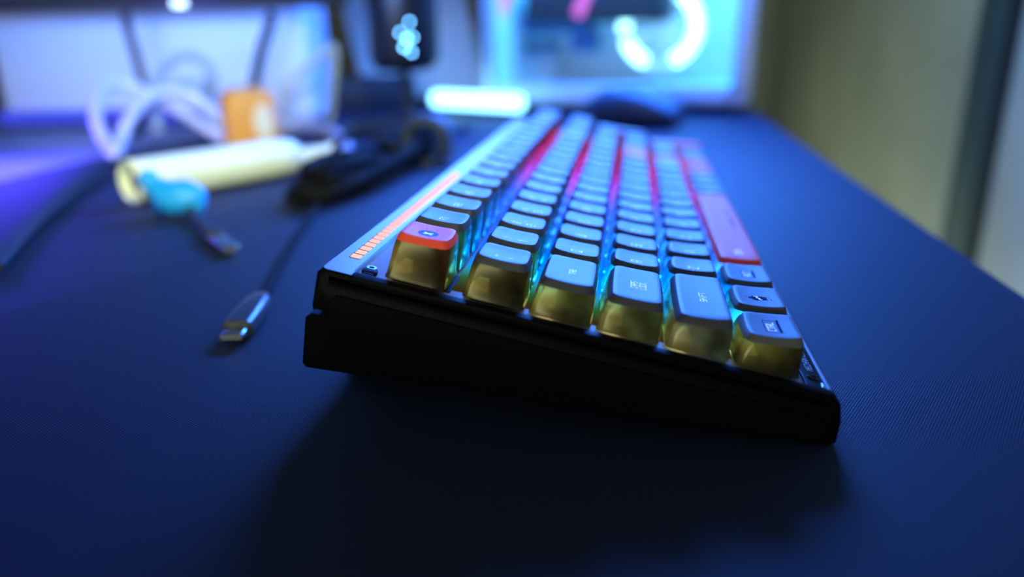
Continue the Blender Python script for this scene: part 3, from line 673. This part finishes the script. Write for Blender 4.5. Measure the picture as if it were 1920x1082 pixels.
pbox('drive_bay', a_.x, b_.x, .16, .2, a_.z, b_.z, M['bluepcb'])
a_, b_ = plocal(1068, 98, .15), plocal(1112, 55, .15)
pbox('bracket', a_.x, b_.x, .15, .2, a_.z, b_.z, M['bluepcb'])
for px_ in (932, 1080):
    a_, b_ = plocal(px_+2, 30, .05), plocal(px_+30, -40, .05)
    mb = MB(1.0); mb.tube([P3(a_), P3(b_)], .0075, 10); mb.build('memory_light', M['pink'], PC)['label'] = 'pink glowing memory light'
fc = plocal(1238, 50, .12); FR = .050
fan = MB(1.0); ya = fc.y
for a0, a1 in ((-158, -112), (-66, 60), (75, 185)):
    pth = [(fc.x+FR*math.cos(math.radians(a0+(a1-a0)*k/16)), ya, fc.z+FR*math.sin(math.radians(a0+(a1-a0)*k/16))) for k in range(17)]
    fan.tube(pth, .009, 10)
fn_ = MB(1.0); fn_.loft([[(fc.x+r_*math.cos(2*math.pi*k/40), ya+sgn*y_, fc.z+r_*math.sin(2*math.pi*k/40)) for k in range(40)] for r_, y_ in ((FR+.010, .008), (FR+.010, .03), (FR-.002, .03), (FR-.002, .008), (FR+.010, .008))], False, False)
fno = fn_.build('fan', M['pcwhite'], PC)
hb = MB(1.0)
hb.loft([[(fc.x+r_*math.cos(2*math.pi*k/24), ya+sgn*y_, fc.z+r_*math.sin(2*math.pi*k/24)) for k in range(24)] for r_, y_ in ((.016, .03), (.018, .012), (.012, .010))])
for k in range(9):
    a0 = 2*math.pi*k/9; vs = []
    for f_, rr2 in enumerate((.016, .03, .044, .054)):
        aa = a0+.25*f_/3
        for da, yy in ((-.16, .012), (.22, .026)): vs.append((fc.x+rr2*math.cos(aa+da), ya+sgn*yy, fc.z+rr2*math.sin(aa+da)))
    hb.add(vs, [[2*i, 2*i+2, 2*i+3, 2*i+1] for i in range(3)])
hb.build('rotor', M['whitep'], fno); fan.build('light_ring', M['ring'], fno)['label'] = 'glowing cyan white ring'

# ================================================================== MOUSE
mq = on(1182, 236, 0)
MS = thing('computer_mouse', 'dark humped computer mouse just beyond the far end of the keyboard', 'mouse', (mq.x, mq.y, 0), (0, 0, math.radians(62)))
mb = MB(1.0); rings = []
for i in range(15):
    t_ = i/14; x_ = -.058+.116*t_; w_ = .033*(math.sin(math.pi*(.06+.88*t_))**.38); h_ = .008+.034*math.sin(math.pi*(.08+.80*t_))**.9
    rg = []
    for k in range(20):
        a_ = 2*math.pi*k/20; cy_, cz_ = math.cos(a_), math.sin(a_)
        rg.append((x_, w_*math.copysign(abs(cy_)**.7, cy_), .003+h_/2+h_/2*math.copysign(abs(cz_)**.6, cz_)))
    rings.append(rg)
mb.loft(rings); mb.build('shell', pmat('satin_slate_plastic', (.05, .085, .15), .45, noise=.05), MS)
mb = MB(1.0); mb.rbox(-.05, .05, -.026, .026, 0, .004, .02, .001); mb.build('glide_pad', M['rubber'], MS)
mb = MB(1.0); mb.lathe([(.004, -.004), (.009, -.0035), (.0095, 0), (.009, .0035), (.004, .004)], 20)
wv = mb; wv.v = [(x_+.034, z_, y_+.031) for x_, y_, z_ in wv.v]; wv.build('scroll_wheel', M['rubber'], MS)

# ================================================================== WHITE BOX AND MONITOR ON THE LEFT
wb = on(300, 240, 0); db = (wb-CAM).dot(fw)
l0, r0 = at(12, 232, db+.03), at(590, 236, db+.03); l0.z = r0.z = 0; bx = r0-l0; BW = bx.length
WB = thing('storage_box', 'large white box standing at the back of the desk under the monitor', 'box', (l0.x, l0.y, -.003), (0, 0, math.atan2(bx.y, bx.x)))
sb = 1 if (Matrix.Rotation(math.atan2(bx.y, bx.x), 3, 'Z') @ Vector((0, 1, 0))).dot(fw) > 0 else -1
topz = at(300, 30, db).z
BH = topz+.035
mb = MB(1.0); ya, yb = sorted((0, sb*.12)); mb.rbox(0, BW, ya, yb, .004, BH, .006, .003); mb.build('body', pmat('white_box_card', (.74, .76, .80), .55, noise=.04, nscale=8), WB)
mb = MB(1.0); ya, yb = sorted((-sb*.004, sb*.123)); mb.rbox(-.003, BW+.003, ya, yb, .010, .022, .006, .002); mb.build('base_trim', pmat('blue_white_trim', (.55, .6, .85), .4, noise=.03), WB)
mb = MB(1.0); ya, yb = sorted((-sb*.008, -sb*.0035)); mb.rbox(0, BW*.62, ya, yb, .008, .024, .002, .001); mb.build('glow_strip', emat('blue_base_glow', (.06, .09, 1), .8), WB)['label'] = 'blue reflected light on the base, as added glow'  # emissive strip added in place of blue light reflected on the base
mb = MB(1.0); ya, yb = sorted((sb*.006, sb*.11)); mb.rbox(.01, BW-.01, ya, yb, 0, .005, .006, .001); mb.build('feet_strip', M['rubber'], WB)
# monitor
dmn = db-.07
m0, m1 = at(-60, 24, dmn), at(648, 10, dmn); zmon = at(300, 18, dmn).z
mv = m1-m0; mv.z = 0; MW = mv.length+.10
MN = thing('monitor', 'black monitor above the white box showing its bottom bezel and bright power light', 'monitor', (m0.x, m0.y, -.003), (0, 0, math.atan2(mv.y, mv.x)))
def mbox(name, x0, x1, y0, y1, z0, z1, m, r=.004):
    mb_ = MB(1.0); ya, yb = sorted((sb*y0, sb*y1)); mb_.rbox(x0, x1, ya, yb, z0, z1, r, .002); return mb_.build(name, m, MN)
mz = zmon+.003
mbox('bezel', -.10, mv.length, 0, .03, mz, mz+.33, M['bezelbrown'])
mbox('screen', -.09, mv.length-.01, -.001, .004, mz+.02, mz+.32, M['screen'])
mbox('neck', .10, .16, .03, .05, mz+.08, mz+.2, M['blackm']); mbox('neck', .105, .155, .05, .27, mz+.11, mz+.15, M['blackm']); mbox('column', .10, .16, .23, .27, .008, mz+.15, M['blackm'])
mbox('base', .02, .26, .215, .34, 0, .01, M['blackm'])
lq = at(340, 13, dmn); ld = Matrix.Rotation(-math.atan2(mv.y, mv.x), 3, 'Z') @ (lq-Vector((m0.x, m0.y, 0)))
mbox('power_light', ld.x-.006, ld.x+.006, -.004, .002, mz+.003, mz+.010, M['powerled'], .001)
cable('black_cord', 'left of two black cords hanging from the monitor in front of the white box', [at(236, 30, dmn+.006), at(240, 55, dmn+.02), at(255, 105, dmn+.03), at(270, 165, dmn+.035), at(268, 205, dmn+.03), on(255, 252, .006)], .0052, M['blackm'])
cable('black_cord', 'right of two black cords hanging from the monitor, above the orange case', [at(510, 27, dmn+.006), at(506, 45, dmn+.02), at(492, 85, dmn+.03), at(480, 140, dmn+.04), at(468, 200, dmn+.04), on(455, 246, .005)], .0058, M['blackm'])
# dark pile of accessories between the box and the panel
hq = on(672, 208, 0)
HB = thing('power_strip', 'low dark power strip on the desk between the white box and the leaning panel', 'power strip', (hq.x, hq.y, -.003), (0, 0, math.radians(-75)))
mb = MB(1.0); mb.rbox(-.085, .085, -.022, .022, 0, .05, .012, .006); mb.build('body', M['blackm'], HB)
for k in range(4):
    mb = MB(1.0); mb.lathe([(.016, .0495), (.016, .0515), (.013, .0515), (.012, .0500)], 20, (-.06+.04*k, 0, 0)); mb.build('socket', M['rubber'], HB)
cable('yellowed_cord', 'pale yellowish cord rising to the right behind the orange case', [on(545, 235, .005), at(535, 165, .86), at(556, 142, .86), at(580, 122, .87), at(610, 98, .88), at(628, 100, .88), on(618, 226, .005)], .0045, pmat('pale_yellow_cord_rubber', (.55, .52, .3), .5, noise=.05))

# ================================================================== LIGHTS
def area(name, loc, target, sx, sy, col, power, spread=180):
    l = bpy.data.lights.new(name, 'AREA'); l.shape = 'RECTANGLE'; l.size = sx; l.size_y = sy; l.color = col; l.energy = power; l.spread = math.radians(spread)
    o = bpy.data.objects.new(name, l); COL.objects.link(o); o.location = loc
    o.rotation_euler = (Vector(target)-Vector(loc)).to_track_quat('-Z', 'Y').to_euler(); return o
Rz = Matrix.Rotation(math.atan2(pv.y, pv.x), 3, 'Z')
def pw(x, y, z): return Vector((pl.x, pl.y, 0)) + Rz @ Vector((x, sgn*y, z))
area('case_glow', pw(PW*.5, .03, .33), pw(PW*.5, -1, .10), .40, .18, (.10, .17, 1), 6.2)
area('mat_fill', pw(PW*.62, -.10, .40), pw(PW*.75, -.30, 0), .45, .12, (.03, .17, 1), 15)  # unseen lamp hung in front of the case, added to brighten the mat
area('case_inner_glow', pw(PW*.6, .10, PH-.03), pw(PW*.6, .12, 0), .36, .12, (.03, .50, 1), 6)
ls0 = on(-210, 352, 0)+Vector((0, 0, .06))
area('strip_glow', ls0, ls0-Vector((0, 0, 1)), .30, .05, (.07, .05, 1), 2.6)
area('box_fill', (.45, .52, .17), (.85, .58, .10), .5, .06, (.10, .28, 1), .95, 110)  # unseen lamp added in front of the white box to brighten it
area('ceiling_lamp', (-1.6, .5, 1.6), (-1.6, .5, 0), .6, .6, (1, .85, .45), 1.5)
area('rear_fill', (-1.5, .66, .16), (.1, .2, .05), .9, .25, (.92, 1, .70), 7.0)  # unseen fill light behind the camera, lifts the left-facing key sides
area('wall_fill', (1.3, -.16, -.55), (1.4, -.5, .05), 2.4, .1, (.80, 1, .68), 3.6)  # unseen lamp added below desk level to brighten the right wall
area('tube_fill', (-.45, -.10, .45), (.36, .37, .02), .12, .12, (.93, 1, .66), .36, 30)  # unseen narrow spot added to brighten the tube and orange case
area('far_wall_fill', (1.25, -.12, .55), (1.6, -.5, .25), .3, .2, (.35, .6, 1), 1.0)  # unseen bluish lamp added outside the case to brighten the far wall
w = bpy.data.worlds.new('world'); S.world = w; w.use_nodes = True
w.node_tree.nodes['Background'].inputs[0].default_value = (.25, .32, .4, 1); w.node_tree.nodes['Background'].inputs[1].default_value = .01

S.view_settings.view_transform = 'Standard'; S.view_settings.look = 'None'; S.view_settings.exposure = 0; S.view_settings.gamma = 1
S.cycles.use_denoising = True
S.cycles.max_bounces = 8; S.cycles.transparent_max_bounces = 12
S.cycles.sample_clamp_indirect = 4
